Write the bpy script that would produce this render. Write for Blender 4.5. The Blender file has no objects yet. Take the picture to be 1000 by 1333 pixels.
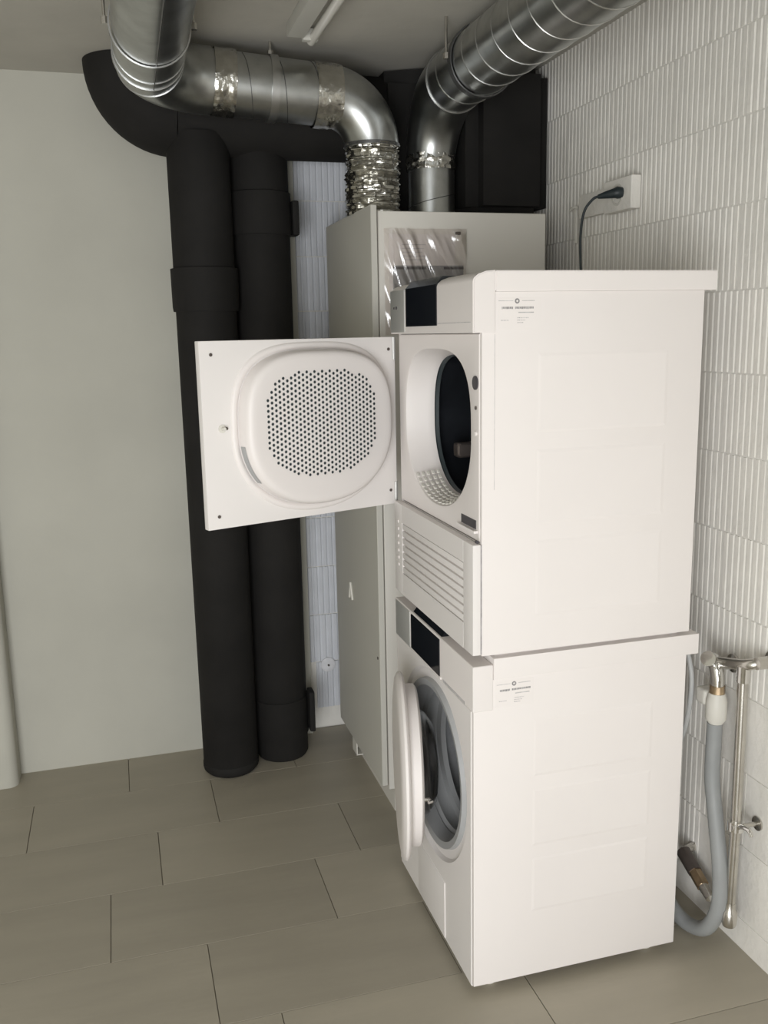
import bpy, bmesh, math, random
from mathutils import Vector, Matrix, noise
random.seed(7)
PI = math.pi
C = bpy.context.scene.collection
# ------------------------------------------------------------ camera
CAM = (-0.73015, -1.83874, 1.59315)
yaw, pitch, roll = math.radians(16.0345), math.radians(-11.0564), math.radians(-1.12936)
fw = Vector((math.sin(yaw)*math.cos(pitch), math.cos(yaw)*math.cos(pitch), math.sin(pitch)))
rt = Vector((math.cos(yaw), -math.sin(yaw), 0)); up = rt.cross(fw)
r2 = rt*math.cos(roll) + up*math.sin(roll); u2 = up*math.cos(roll) - rt*math.sin(roll)
cd = bpy.data.cameras.new('camera'); cam = bpy.data.objects.new('camera', cd); C.objects.link(cam)
cam.matrix_world = Matrix(((r2.x, u2.x, -fw.x, CAM[0]), (r2.y, u2.y, -fw.y, CAM[1]), (r2.z, u2.z, -fw.z, CAM[2]), (0, 0, 0, 1)))
cd.sensor_fit = 'VERTICAL'; cd.sensor_height = 24; cd.lens = 24*1196.67/1333; cd.clip_start = 0.02
bpy.context.scene.camera = cam
# ------------------------------------------------------------ world, light, exposure
w = bpy.data.worlds.new('world'); bpy.context.scene.world = w; w.use_nodes = True
w.node_tree.nodes['Background'].inputs[0].default_value = (0.75, 0.86, 1.0, 1)
w.node_tree.nodes['Background'].inputs[1].default_value = 1.0
def area(name, loc, rot, sx, sy, e, col):
    l = bpy.data.lights.new(name, 'AREA'); l.shape = 'RECTANGLE'; l.size = sx; l.size_y = sy; l.energy = e; l.color = col
    o = bpy.data.objects.new(name, l); C.objects.link(o); o.location = loc; o.rotation_euler = rot; return o
# area light in an unseen doorway added behind the camera to light the room
area('added_doorway_light', (-1.55, -2.86, 0.95), (math.radians(90), 0, 0), 1.5, 1.8, 92, (0.975, 0.98, 0.985))
vs = bpy.context.scene.view_settings
vs.view_transform = 'Standard'; vs.look = 'None'; vs.gamma = 1; vs.use_curve_mapping = False; vs.exposure = 0.0

# ------------------------------------------------------------ materials
def mat(name, col, rough=0.5, metal=0.0, nscale=0, namt=0.0, bump=0.0, bscale=40, stretch=(1, 1, 1), coat=0, spec=0.5, rnd=0, detail=4):
    m = bpy.data.materials.new(name); m.use_nodes = True
    nt = m.node_tree; b = nt.nodes['Principled BSDF']
    b.inputs['Base Color'].default_value = (*col, 1); b.inputs['Roughness'].default_value = rough
    b.inputs['Metallic'].default_value = metal; b.inputs['Coat Weight'].default_value = coat
    b.inputs['Specular IOR Level'].default_value = spec
    tc = nt.nodes.new('ShaderNodeTexCoord'); mp = nt.nodes.new('ShaderNodeMapping'); mp.inputs['Scale'].default_value = stretch
    nt.links.new(tc.outputs['Object'], mp.inputs['Vector'])
    if rnd:
        oi = nt.nodes.new('ShaderNodeObjectInfo'); vm = nt.nodes.new('ShaderNodeVectorMath'); vm.operation = 'SCALE'; vm.inputs['Scale'].default_value = 9.0
        cx = nt.nodes.new('ShaderNodeCombineXYZ')
        for k in range(3): nt.links.new(oi.outputs['Random'], cx.inputs[k])
        nt.links.new(cx.outputs[0], vm.inputs[0]); nt.links.new(vm.outputs[0], mp.inputs['Location'])
    if namt:
        n = nt.nodes.new('ShaderNodeTexNoise'); n.inputs['Scale'].default_value = nscale; n.inputs['Detail'].default_value = detail
        nt.links.new(mp.outputs[0], n.inputs['Vector'])
        cr = nt.nodes.new('ShaderNodeValToRGB')
        cr.color_ramp.elements[0].position = 0.3; cr.color_ramp.elements[1].position = 0.7
        cr.color_ramp.elements[0].color = (*[c*(1-namt) for c in col], 1); cr.color_ramp.elements[1].color = (*[min(1, c*(1+namt)) for c in col], 1)
        nt.links.new(n.outputs[0], cr.inputs[0]); out = cr.outputs[0]
        if rnd:
            hs = nt.nodes.new('ShaderNodeHueSaturation'); mr = nt.nodes.new('ShaderNodeMapRange')
            mr.inputs['To Min'].default_value = 1-rnd; mr.inputs['To Max'].default_value = 1+rnd
            nt.links.new(oi.outputs['Random'], mr.inputs[0]); nt.links.new(mr.outputs[0], hs.inputs['Value']); nt.links.new(out, hs.inputs['Color']); out = hs.outputs[0]
        nt.links.new(out, b.inputs['Base Color'])
    if bump:
        n2 = nt.nodes.new('ShaderNodeTexNoise'); n2.inputs['Scale'].default_value = bscale; n2.inputs['Detail'].default_value = 5
        nt.links.new(mp.outputs[0], n2.inputs['Vector'])
        bp = nt.nodes.new('ShaderNodeBump'); bp.inputs['Strength'].default_value = bump; bp.inputs['Distance'].default_value = 0.004
        nt.links.new(n2.outputs[0], bp.inputs['Height']); nt.links.new(bp.outputs[0], b.inputs['Normal'])
    return m
M = {}
M['plaster'] = mat('painted_plaster', (0.50, 0.49, 0.43), 0.85, nscale=2.5, namt=0.05, bump=0.35, bscale=14)
M['ceiling'] = mat('painted_ceiling', (0.48, 0.46, 0.41), 0.9, nscale=3, namt=0.07, bump=0.3, bscale=20)
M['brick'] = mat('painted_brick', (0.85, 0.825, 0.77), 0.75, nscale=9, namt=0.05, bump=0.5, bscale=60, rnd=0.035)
M['brickbluelit'] = mat('blue_lit_brick', (0.68, 0.695, 0.73), 0.75, nscale=9, namt=0.05, bump=0.5, bscale=60, rnd=0.03)  # white-painted brick; the bluish light on it is put into the base colour
M['mortar'] = mat('painted_mortar', (0.77, 0.75, 0.70), 0.85, nscale=12, namt=0.05, bump=0.6, bscale=50)
M['tile'] = mat('stone_tile', (0.385, 0.350, 0.280), 0.45, nscale=5, namt=0.06, bump=0.12, bscale=30, stretch=(0.5, 2.2, 1), rnd=0.05, detail=7)
M['grout'] = mat('grout', (0.26, 0.235, 0.19), 0.9, nscale=20, namt=0.1)
M['white'] = mat('white_enamel', (0.84, 0.795, 0.77), 0.32, nscale=3, namt=0.012)
M['front'] = mat('white_panel', (0.81, 0.775, 0.752), 0.38, nscale=3, namt=0.012)
M['plastic'] = mat('white_plastic', (0.81, 0.765, 0.74), 0.45, nscale=3, namt=0.012)
M['silver'] = mat('silver_plastic', (0.50, 0.50, 0.48), 0.35, 0.35, nscale=8, namt=0.03)
M['display'] = mat('black_gloss', (0.008, 0.010, 0.014), 0.12, nscale=4, namt=0.1)
M['dark'] = mat('dark_gap', (0.02, 0.022, 0.025), 0.6, nscale=10, namt=0.1)
M['screw'] = mat('screw_dark', (0.13, 0.11, 0.10), 0.4, 0.6, nscale=30, namt=0.1)
M['gasket'] = mat('grey_rubber', (0.38, 0.385, 0.385), 0.45, nscale=6, namt=0.06)
M['drum'] = mat('steel_drum', (0.60, 0.61, 0.62), 0.38, 0.6, nscale=20, namt=0.1)
M['drumdark'] = mat('dark_drum', (0.05, 0.055, 0.065), 0.3, 0.8, nscale=6, namt=0.3)
M['galv'] = mat('galvanised_steel', (0.47, 0.48, 0.47), 0.31, 1.0, nscale=14, namt=0.16, bump=0.10, bscale=6)
M['seam'] = mat('rolled_seam', (0.50, 0.50, 0.49), 0.35, 1.0, nscale=14, namt=0.1)
M['seamdark'] = mat('dark_clamp_steel', (0.14, 0.14, 0.14), 0.45, 0.8, nscale=14, namt=0.1)
M['foil'] = mat('foil_tape', (0.56, 0.55, 0.51), 0.22, 1.0, nscale=40, namt=0.12, bump=1.0, bscale=34)
M['rubber'] = mat('black_insulation', (0.0150, 0.0140, 0.0130), 0.8, nscale=6, namt=0.2, bump=0.3, bscale=30, spec=0.25)
M['cabinet'] = mat('cream_laminate', (0.70, 0.675, 0.62), 0.42, nscale=2, namt=0.015)
M['cabdoor'] = mat('cream_door', (0.58, 0.565, 0.51), 0.5, nscale=2, namt=0.02)
M['chrome'] = mat('chrome', (0.75, 0.74, 0.72), 0.14, 1.0, nscale=10, namt=0.05)
M['pipe'] = mat('steel_pipe', (0.60, 0.58, 0.54), 0.27, 1.0, nscale=18, namt=0.12)
M['brass'] = mat('worn_brass', (0.52, 0.40, 0.27), 0.3, 1.0, nscale=25, namt=0.25)
M['hose'] = mat('grey_hose', (0.31, 0.32, 0.32), 0.5, nscale=12, namt=0.06)
M['hosewhite'] = mat('pale_hose', (0.60, 0.61, 0.60), 0.45, nscale=12, namt=0.04)
M['ivory'] = mat('ivory_plastic', (0.70, 0.68, 0.62), 0.5, nscale=6, namt=0.02)
M['cable'] = mat('dark_cable', (0.022, 0.032, 0.036), 0.45, nscale=12, namt=0.1)
M['paper'] = mat('paper', (0.72, 0.69, 0.66), 0.8, nscale=5, namt=0.03)
M['greypaper'] = mat('grey_booklet', (0.33, 0.33, 0.33), 0.6, nscale=5, namt=0.04)
M['ink'] = mat('grey_ink', (0.30, 0.29, 0.29), 0.7, nscale=60, namt=0.35)
M['inkpale'] = mat('pale_ink', (0.52, 0.50, 0.50), 0.7, nscale=60, namt=0.2)
M['inkdark'] = mat('dark_ink', (0.06, 0.055, 0.06), 0.6, nscale=20, namt=0.1)
M['tube'] = mat('lamp_tube', (0.80, 0.78, 0.72), 0.25, nscale=3, namt=0.01)
M['lampbody'] = mat('lamp_body', (0.62, 0.61, 0.56), 0.45, nscale=3, namt=0.02)
M['stain'] = mat('wall_filler', (0.78, 0.78, 0.80), 0.7, nscale=30, namt=0.1)
def film():
    m = bpy.data.materials.new('clear_film'); m.use_nodes = True; nt = m.node_tree
    for n in list(nt.nodes):
        if n.type != 'OUTPUT_MATERIAL': nt.nodes.remove(n)
    out = [n for n in nt.nodes if n.type == 'OUTPUT_MATERIAL'][0]
    t = nt.nodes.new('ShaderNodeBsdfTransparent'); t.inputs[0].default_value = (0.93, 0.90, 0.89, 1)
    g = nt.nodes.new('ShaderNodeBsdfGlossy'); g.inputs['Roughness'].default_value = 0.16; g.inputs[0].default_value = (0.9, 0.9, 0.9, 1)
    f = nt.nodes.new('ShaderNodeFresnel'); f.inputs[0].default_value = 1.45
    a = nt.nodes.new('ShaderNodeMath'); a.operation = 'MULTIPLY_ADD'; a.inputs[1].default_value = 1.0; a.inputs[2].default_value = 0.07
    nt.links.new(f.outputs[0], a.inputs[0]); mx = nt.nodes.new('ShaderNodeMixShader')
    nt.links.new(a.outputs[0], mx.inputs[0]); nt.links.new(t.outputs[0], mx.inputs[1]); nt.links.new(g.outputs[0], mx.inputs[2]); nt.links.new(mx.outputs[0], out.inputs[0])
    return m
M['film'] = film()
def glass():
    m = bpy.data.materials.new('clear_glass'); m.use_nodes = True; b = m.node_tree.nodes['Principled BSDF']
    b.inputs['Base Color'].default_value = (0.9, 0.95, 0.95, 1); b.inputs['Transmission Weight'].default_value = 1; b.inputs['Roughness'].default_value = 0.02
    return m
M['glass'] = film()

# ------------------------------------------------------------ helpers
WL = {}
def thing(name, label, cat, loc, group=None):
    o = bpy.data.objects.new(name, None); C.objects.link(o); o.location = loc; o.empty_display_size = 0.05
    o['label'] = label; o['category'] = cat
    if group: o['group'] = group
    WL[o.name] = Vector(loc); return o
def obj(name, bm, m, parent=None, smooth=None, label=None):
    """meshes are written in world metres; the origin goes to the root's base"""
    bm.normal_update()
    if parent: org = WL[parent.name]
    else:
        xs = [v.co for v in bm.verts]
        org = Vector(((min(v.x for v in xs)+max(v.x for v in xs))/2, (min(v.y for v in xs)+max(v.y for v in xs))/2, min(v.z for v in xs)))
    bmesh.ops.translate(bm, verts=bm.verts, vec=-org)
    me = bpy.data.meshes.new(name); bm.to_mesh(me); bm.free()
    if isinstance(m, str): m = M[m]
    me.materials.append(m)
    if smooth:
        for p in me.polygons: p.use_smooth = True
        me.set_sharp_from_angle(angle=math.radians(smooth))
    o = bpy.data.objects.new(name, me); C.objects.link(o)
    if parent: o.parent = parent
    else: o.location = org
    WL[o.name] = org
    if label: o['label'] = label
    return o
def struct(name, bm, m, smooth=None):
    o = obj(name, bm, m, None, smooth); o['kind'] = 'structure'; return o
def tag(o, label, cat, group=None):
    o['label'] = label; o['category'] = cat
    if group: o['group'] = group
    return o
def B(): return bmesh.new()
def box(bm, x0, x1, y0, y1, z0, z1, bev=0, seg=2, mtx=None):
    t = bmesh.new()
    bmesh.ops.create_cube(t, size=1)
    for v in t.verts: v.co = Vector(((x0+x1)/2+v.co.x*(x1-x0), (y0+y1)/2+v.co.y*(y1-y0), (z0+z1)/2+v.co.z*(z1-z0)))
    if bev: bmesh.ops.bevel(t, geom=t.edges[:], offset=bev, segments=seg, profile=0.7, affect='EDGES')
    if mtx: bmesh.ops.transform(t, matrix=mtx, verts=t.verts)
    join(bm, t); return bm
def join(bm, t):
    vm = {v: bm.verts.new(v.co) for v in t.verts}
    for f in t.faces:
        try: bm.faces.new([vm[v] for v in f.verts])
        except ValueError: pass
    t.free()
def frames(pts):
    P = [Vector(p) for p in pts]; T = []
    for i in range(len(P)):
        a = P[max(0, i-1)]; b = P[min(len(P)-1, i+1)]; T.append((b-a).normalized())
    n = T[0].orthogonal().normalized(); N = [n]
    for i in range(1, len(P)):
        q = T[i-1].rotation_difference(T[i]); n = (q @ N[-1]); n = (n - T[i]*n.dot(T[i])).normalized(); N.append(n)
    return P, T, N
def tube(bm, pts, r, seg=24, caps=True, jit=0, fr=None, jfreq=30):
    P, T, N = fr or frames(pts)
    R = r if isinstance(r, (list, tuple)) else [r]*len(P)
    rings = []
    for i, (p, t, n) in enumerate(zip(P, T, N)):
        b = t.cross(n); ring = []
        for k in range(seg):
            a = 2*PI*k/seg; d = n*math.cos(a)+b*math.sin(a); rr = R[i]
            if jit: rr += jit*noise.noise((p+d*0.1)*jfreq)
            ring.append(bm.verts.new(p+d*rr))
        rings.append(ring)
    for a, b in zip(rings, rings[1:]):
        for k in range(seg): bm.faces.new((a[k], a[(k+1) % seg], b[(k+1) % seg], b[k]))
    if caps: bm.faces.new(rings[0][::-1]); bm.faces.new(rings[-1])
    return bm
def crom(pts, n=8):
    P = [Vector(p) for p in pts]; P = [2*P[0]-P[1]]+P+[2*P[-1]-P[-2]]; out = []
    for i in range(1, len(P)-2):
        for k in range(n):
            t = k/n; a, b, c, d = P[i-1:i+3]
            out.append(0.5*((2*b)+(c-a)*t+(2*a-5*b+4*c-d)*t*t+(3*b-a-3*c+d)*t**3))
    out.append(P[-2]); return out
def arc(corner, da, db, R, n=14):
    """fillet of radius R at a corner; da points back along the incoming leg, db along the outgoing leg"""
    c = Vector(corner); da = Vector(da).normalized(); db = Vector(db).normalized()
    cen = c+da*R+db*R; return [cen-db*R*math.cos(t)-da*R*math.sin(t) for t in [PI/2*k/n for k in range(n+1)]]
def lin(a, b, n): a = Vector(a); b = Vector(b); return [a+(b-a)*k/n for k in range(n+1)]
def helix(bm, pts, r, pitch, rt_, seg=5, phase=0, steps=28):
    P, T, N = frames(pts); L = [0]
    for a, b in zip(P, P[1:]): L.append(L[-1]+(b-a).length)
    tot = L[-1]; nn = int(tot/pitch*steps); out = []
    for k in range(nn+1):
        s = tot*k/nn; i = 0
        while i < len(L)-2 and L[i+1] < s: i += 1
        f = (s-L[i])/(L[i+1]-L[i]); p = P[i].lerp(P[i+1], f); t = T[i].lerp(T[i+1], f).normalized(); n = N[i].lerp(N[i+1], f).normalized()
        a = 2*PI*s/pitch+phase; out.append(p+(n*math.cos(a)+t.cross(n)*math.sin(a))*r)
    tube(bm, out, rt_, seg); return bm
def ring_at(bm, p, axis, r, w_, th, seg=32, jit=0):
    ax = Vector(axis).normalized(); p = Vector(p)
    pr = [(-w_/2, r), (-w_/2, r+th), (w_/2, r+th), (w_/2, r)]
    n = ax.orthogonal().normalized(); b = ax.cross(n); rs = []
    for k in range(seg):
        a = 2*PI*k/seg; d = n*math.cos(a)+b*math.sin(a)
        rs.append([bm.verts.new(p+ax*h+d*(rr+(jit*noise.noise((p+d*0.1)*40) if jit else 0))) for h, rr in pr])
    for k in range(seg):
        q, s = rs[k], rs[(k+1) % seg]
        for j in range(4): bm.faces.new((q[j], q[(j+1) % 4], s[(j+1) % 4], s[j]))
    return bm
def cyl(bm, p0, p1, r, seg=20, r1=None): return tube(bm, [p0, p1], [r, r if r1 is None else r1], seg)
def lathe(bm, cen, prof, axis='x', seg=48, sy=1, sz=1):
    """profile = (offset along the axis, radius)"""
    cx, cy, cz = cen; rs = []
    for h, r in prof:
        ring = []
        for k in range(seg):
            a = 2*PI*k/seg; c, s = r*math.cos(a), r*math.sin(a)
            if axis == 'x': co = (cx+h, cy+c*sy, cz+s*sz)
            elif axis == 'z': co = (cx+c, cy+s, cz+h)
            else: co = (cx+c, cy+h, cz+s)
            ring.append(bm.verts.new(co))
        rs.append(ring)
    for a, b in zip(rs, rs[1:]):
        for k in range(seg): bm.faces.new((a[k], a[(k+1) % seg], b[(k+1) % seg], b[k]))
    return bm, rs
def selip(a, b, nt_=3.0, nb=2.2, N=72):
    out = []
    for k in range(N):
        t = 2*PI*k/N; c, s = math.cos(t), math.sin(t); n = nt_ if s > 0 else nb
        out.append((math.copysign(abs(c)**(2/n), c)*a, math.copysign(abs(s)**(2/n), s)*b))
    return out
def loft(bm, rings, cap0=False, cap1=False):
    R = [[bm.verts.new(p) for p in r] for r in rings]; n = len(R[0])
    for a, b in zip(R, R[1:]):
        for k in range(n): bm.faces.new((a[k], a[(k+1) % n], b[(k+1) % n], b[k]))
    if cap0: bm.faces.new(R[0][::-1])
    if cap1: bm.faces.new(R[-1])
    return R
def recth(cy, cz, hole, y0, y1, z0, z1):
    """rectangle points radially matched to the hole points, corners kept"""
    out = []
    for (u, v) in hole:
        m = []
        if u: m.append(((y1-cy) if u > 0 else (y0-cy))/u)
        if v: m.append(((z1-cz) if v > 0 else (z0-cz))/v)
        t = min(m); out.append([cy+u*t, cz+v*t])
    for c in ((y0, z0), (y0, z1), (y1, z0), (y1, z1)):
        i = min(range(len(out)), key=lambda k: (out[k][0]-c[0])**2+(out[k][1]-c[1])**2); out[i] = list(c)
    return out

# ============================================================ ROOM
XR, YB, H = 0.73, 1.608, 2.462
XL, YF = -3.00, -2.90
b = B(); box(b, XL-.1, XR+.2, YF-.1, YB+.2, -0.10, -0.004); floor = struct('floor', b, 'grout')
# tiles: rows of 0.308, each tile 0.604 long, per-row shift read from the joints
shift = {0: -.60, 1: -.848, 2: -.70, 3: -1.105, 4: -.784, -1: -.455}
TL, TW = 0.606, 0.311
b = B(); box(b, -TL/2+.0012, TL/2-.0012, -TW/2+.0008, TW/2-.0008, -0.004, 0.0, 0.0006, 1); 
b.normal_update(); tme = bpy.data.meshes.new('tile'); b.to_mesh(tme); b.free(); tme.materials.append(M['tile'])
def tile(x0, x1, y0, y1):
    if abs((x1-x0)-TL) < 1e-4 and abs((y1-y0)-TW) < 1e-4: me = tme
    else:
        t = B(); cx_, cy_ = (x0+x1)/2, (y0+y1)/2
        box(t, x0+.0012-cx_, x1-.0012-cx_, y0+.0008-cy_, y1-.0008-cy_, -0.004, 0, 0.0006, 1)
        me = bpy.data.meshes.new('tile'); t.to_mesh(me); t.free(); me.materials.append(M['tile'])
    o = bpy.data.objects.new('tile', me); C.objects.link(o); o.parent = floor
    o.location = Vector(((x0+x1)/2, (y0+y1)/2, 0))-WL[floor.name]
for r in range(-10, 6):
    y0 = 0.092+(r)*TW; y1 = y0+TW
    y0 = max(y0, YF); y1 = min(y1, 1.652)
    if y1-y0 < .02: continue
    s = shift.get(r, -.5+(r*0.217) % TL); k0 = math.floor((XL-s)/TL)
    for k in range(k0, k0+8):
        a, c = max(s+k*TL, XL), min(s+(k+1)*TL, XR+.005)
        if c-a > .02: tile(a, c, y0, y1)
b = B(); box(b, XL-.1, XR+.2, YF-.1, YB+.2, H, H+.1); struct('ceiling', b, 'ceiling')
# back wall: plaster with a finished edge, then a slightly deeper strip of ribbed brick behind the cabinet
XE = -0.058
b = B(); box(b, XL-.1, XE, YB, YB+.14, -.008, H); struct('wall_back', b, 'plaster')
b = B(); box(b, XE, XR+.2, YB+.048, YB+.2, -.008, H); wall_bb = struct('wall_back_brick', b, 'mortar')
b = B(); box(b, XR+.0022, XR+.2, YF-.1, YB+.2, -.008, H); wall_r = struct('wall_right', b, 'mortar')
b = B(); box(b, XL-.1, XL, YF, YB, -.008, H); struct('wall_left', b, 'plaster')
# pier end at the left edge of the photo, rounded corner
b = B(); t = bmesh.new()
pp = [(XL, 1.50), (-1.205, 1.50)]+[(-1.205+.035*math.sin(a), 1.535-.035*math.cos(a)) for a in [PI/2*k/8 for k in range(9)]]+[(-1.17, 1.60), (XL, 1.60)]
lo_ = [b.verts.new((x, y, 0)) for x, y in pp]; hi_ = [b.verts.new((x, y, H)) for x, y in pp]; n_ = len(pp)
for k in range(n_): b.faces.new((lo_[k], lo_[(k+1) % n_], hi_[(k+1) % n_], hi_[k]))
b.faces.new(lo_[::-1]); b.faces.new(hi_); t.free()
struct('trim_1', b, 'plaster', 40)
# unseen wall behind the camera; its doorway is added to let light in
wx0, wx1, wz1 = -2.35, -.75, 2.00
b = B(); box(b, XL-.1, wx0, YF-.12, YF, -.008, H); box(b, wx1, XR+.2, YF-.12, YF, -.008, H)
box(b, wx0, wx1, YF-.12, YF, wz1, H); struct('wall_front', b, 'plaster')
b = B()
for a in ((wx0, wx0+.05, 0, wz1), (wx1-.05, wx1, 0, wz1), (wx0+.05, wx1-.05, wz1-.05, wz1)): box(b, a[0], a[1], YF-.10, YF-.05, a[2], a[3], .004)
struct('door_1', b, 'ivory')  # frame of the added doorway
# ribbed bricks
BL, BH, JT, BD = 0.300, 0.199, 0.004, 0.007
def ribbed(L, ribs=True, mm='brick'):
    t = B(); hz = (BH-JT)/2; x0, x1 = -L/2+JT/2, L/2-JT/2
    prof = [(x0, 0.0), (x0, BD)]
    if ribs:
        n = max(1, round((x1-x0)/0.0232)); p = (x1-x0)/n; prof = [(x0, 0.0)]
        for k in range(n):
            a = x0+k*p; prof += [(a+.001 if k == 0 else a+.0018, BD), (a+p*.56, BD), (a+p*.70, BD-.0034), (a+p*.92, BD-.0034)]
        prof += [(x1, 0.0)]
    else: prof += [(x1, BD), (x1, 0.0)]
    lo = [t.verts.new((-d, u, -hz)) for u, d in prof]; hi = [t.verts.new((-d, u, hz)) for u, d in prof]; n = len(prof)
    for k in range(n-1): t.faces.new((lo[k+1], lo[k], hi[k], hi[k+1]))
    t.faces.new(lo); t.faces.new(hi[::-1])
    bmesh.ops.recalc_face_normals(t, faces=t.faces)
    me = bpy.data.meshes.new('brick'); t.to_mesh(me); t.free(); me.materials.append(M[mm]); return me
cache = {}
def brick(kind, u0, u1, z, parent, ribs=True):
    mm = 'brick' if kind == 'right' else 'brickbluelit'; key = (round(u1-u0, 3), ribs, mm)
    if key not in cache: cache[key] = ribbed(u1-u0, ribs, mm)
    o = bpy.data.objects.new('brick', cache[key]); C.objects.link(o); o.parent = parent
    if kind == 'right': loc = Vector((XR+.007, (u0+u1)/2, z))
    else: loc = Vector(((u0+u1)/2, YB+.048, z)); o.rotation_euler = (0, 0, PI/2)
    o.location = loc-WL[parent.name]+Vector((random.uniform(-.0004, .0006) if kind == 'right' else 0, 0, 0))
for r in range(12):
    off = (r % 2)*0.15+(0.03 if r % 3 == 0 else 0)
    zc = 0.085+0.199*r+.0995
    for k in range(-7, 7):
        u0 = 0.124+off+k*BL-0.0; u1 = u0+BL; u1 = min(u1, 1.652)
        if u1-u0 < .05 or u0 < -1.75: continue
        brick('right', u0, u1, zc, wall_r, not (zc < 0.62 and (u0+u1)/2 < 0.08))
    for k in range(4):
        u0 = XE+(off if k else 0)+ (k*BL if k == 0 else (k-1)*BL) ; u1 = min(XE+off+k*BL, XR+.005) if k == 0 else min(u0+BL, XR+.005)
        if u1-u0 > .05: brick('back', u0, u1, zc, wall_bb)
# first low course and top closing course, plain plaster bands
b = B(); box(b, XR, XR+.008, YF, 1.652, 0, .081, .001); struct('baseboard_right', b, 'brick')
# filler blob and dots on the brick strip
t = thing('wall_rosette', 'small white round wall fitting low on the blue-lit wall strip behind the black pipe', 'wall fitting', (0.022, 1.646, .27))
b = B(); lathe(b, (0.022, 1.6485, .27), [(0, .030), (-.004, .030), (-.006, .026), (-.006, .004), (-.010, .003), (-.010, 0.0005)], 'y', 20); obj('plate', b, 'stain', t, 40)
b = B(); cyl(b, (0.022, 1.640, .27), (0.022, 1.634, .27), .004, 10); obj('screw', b, 'screw', t)

# ============================================================ BLACK INSULATED PIPES
def sleeve(bm, x, y, z0, z1, r): lathe(bm, (x, y, 0), [(z0, r-.012), (z0, r), (z1, r), (z1, r-.012)], 'z', 40)
t = thing('insulated_pipe', 'left of two black insulated floor-to-ceiling pipes, with a wide collar above mid-height', 'pipe', (-.412, 1.413, 0), 'black insulated vertical pipes')
b = B(); lathe(b, (-.412, 1.413, 0), [(0, .0005), (0, .090), (.012, .101), (2.24, .103), (2.24, .001)], 'z', 48); obj('insulation', b, 'rubber', t, 50)
b = B(); lathe(b, (-.412, 1.413, 0), [(1.675, .100), (1.675, .110), (1.69, .112), (1.815, .113), (1.818, .100)], 'z', 48); obj('collar', b, 'rubber', t, 50)
b = B(); lathe(b, (-.412, 1.413, 0), [(.012, .1005), (.02, .1030), (.035, .1030), (.04, .1005)], 'z', 48); obj('foot_ring', b, 'rubber', t, 50)
t = thing('insulated_pipe', 'right of two black insulated floor-to-ceiling pipes, with a wider sleeve near the floor', 'pipe', (-.205, 1.480, 0), 'black insulated vertical pipes')
b = B(); lathe(b, (-.205, 1.480, 0), [(0, .0005), (0, .092), (.012, .099), (2.24, .103), (2.24, .001)], 'z', 48); obj('insulation', b, 'rubber', t, 50)
b = B(); lathe(b, (-.205, 1.480, 0), [(1.93, .100), (1.93, .111), (1.99, .112), (2.01, .110), (2.07, .109), (2.075, .100)], 'z', 48); obj('collar', b, 'rubber', t, 50)
b = B(); lathe(b, (-.205, 1.480, 0), [(.075, .096), (.09, .104), (.235, .1045), (.24, .097)], 'z', 48); obj('sleeve', b, 'rubber', t, 50)
b = B(); box(b, -.10, -.076, 1.42, 1.50, 1.93, 2.045, .008); obj('strap_lug', b, 'rubber', t, 40)
b = B(); box(b, -.108, -.086, 1.40, 1.46, .10, .26, .008); obj('strap_lug', b, 'rubber', t, 40)
# horizontal duct: comes out of the ceiling at the left, bends, runs behind the steel duct
R_ = .142
t = thing('insulated_duct', 'thick black insulated duct bending down from the ceiling and running behind the steel duct', 'duct', (-.3, 1.44, 2.17))
p1 = lin((-.615, 1.44, H-.001), (-.615, 1.44, 2.455), 1)
cA = arc((-.615, 1.44, 2.318), (0, 0, 1), (1, 0, 0), .137, 16)
b = B(); tube(b, p1[:1]+cA, R_, 40); obj('bend', b, 'rubber', t, 50)
b = B(); tube(b, lin(cA[-1], (.24, 1.44, 2.318), 6), R_-.002, 40); obj('straight_run', b, 'rubber', t, 50)
b = B(); Lp = [(.17, 1.302), (.43, 1.302), (.43, 1.10), (.722, 1.10), (.722, 1.62), (.17, 1.62)]
lo_ = [b.verts.new((x, y, 1.952)) for x, y in Lp]; hi_ = [b.verts.new((x, y, 2.455)) for x, y in Lp]
for k in range(6): b.faces.new((lo_[k], lo_[(k+1) % 6], hi_[(k+1) % 6], hi_[k]))
b.faces.new(lo_[::-1]); b.faces.new(hi_); bmesh.ops.bevel(b, geom=b.edges[:], offset=.045, segments=4, affect='EDGES')
tag(obj('insulated_plenum', b, 'rubber', None, 50), 'big black insulated box on top of the cream cabinet in the corner', 'air box')

# ============================================================ STEEL DUCTS
def clamp(label, p, axis, r, rod_off, dark=False, grp=None, hangers=((0, 0),)):
    t = thing('pipe_clamp', label, 'clamp', (p[0], p[1], H), grp)
    b = B(); ring_at(b, p, axis, r+.0015, .024, .004, 40); obj('ring', b, 'seamdark' if dark else 'seam', t, 40)
    for hx, hy in hangers:
        x, y = p[0]+hx, p[1]+hy
        zt = p[2]+math.sqrt(max(0, (r+.004)**2-hx*hx))
        if H-zt > .012:
            b = B(); cyl(b, (x, y, zt), (x, y, H), .004, 10); obj('rod', b, 'pipe', t, 40)
        b = B(); cyl(b, (x, y, zt-.002), (x, y, zt+.014), .009, 6); obj('nut', b, 'pipe', t, 30)
    return t
y1 = 1.13
t = thing('steel_duct', 'galvanised steel duct with two elbows running from top left to the cabinet top', 'duct', (-.2, y1, 1.96), 'galvanised ducts above the cabinet')
A0 = (-.625, -2.6, 2.358); A1 = (-.578, y1, 2.352)
run = lin(A0, (-.578, y1-.19, 2.352), 12)
b = B(); tube(b, run, .095, 48, False); obj('ceiling_run', b, 'galv', t, 50)
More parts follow.
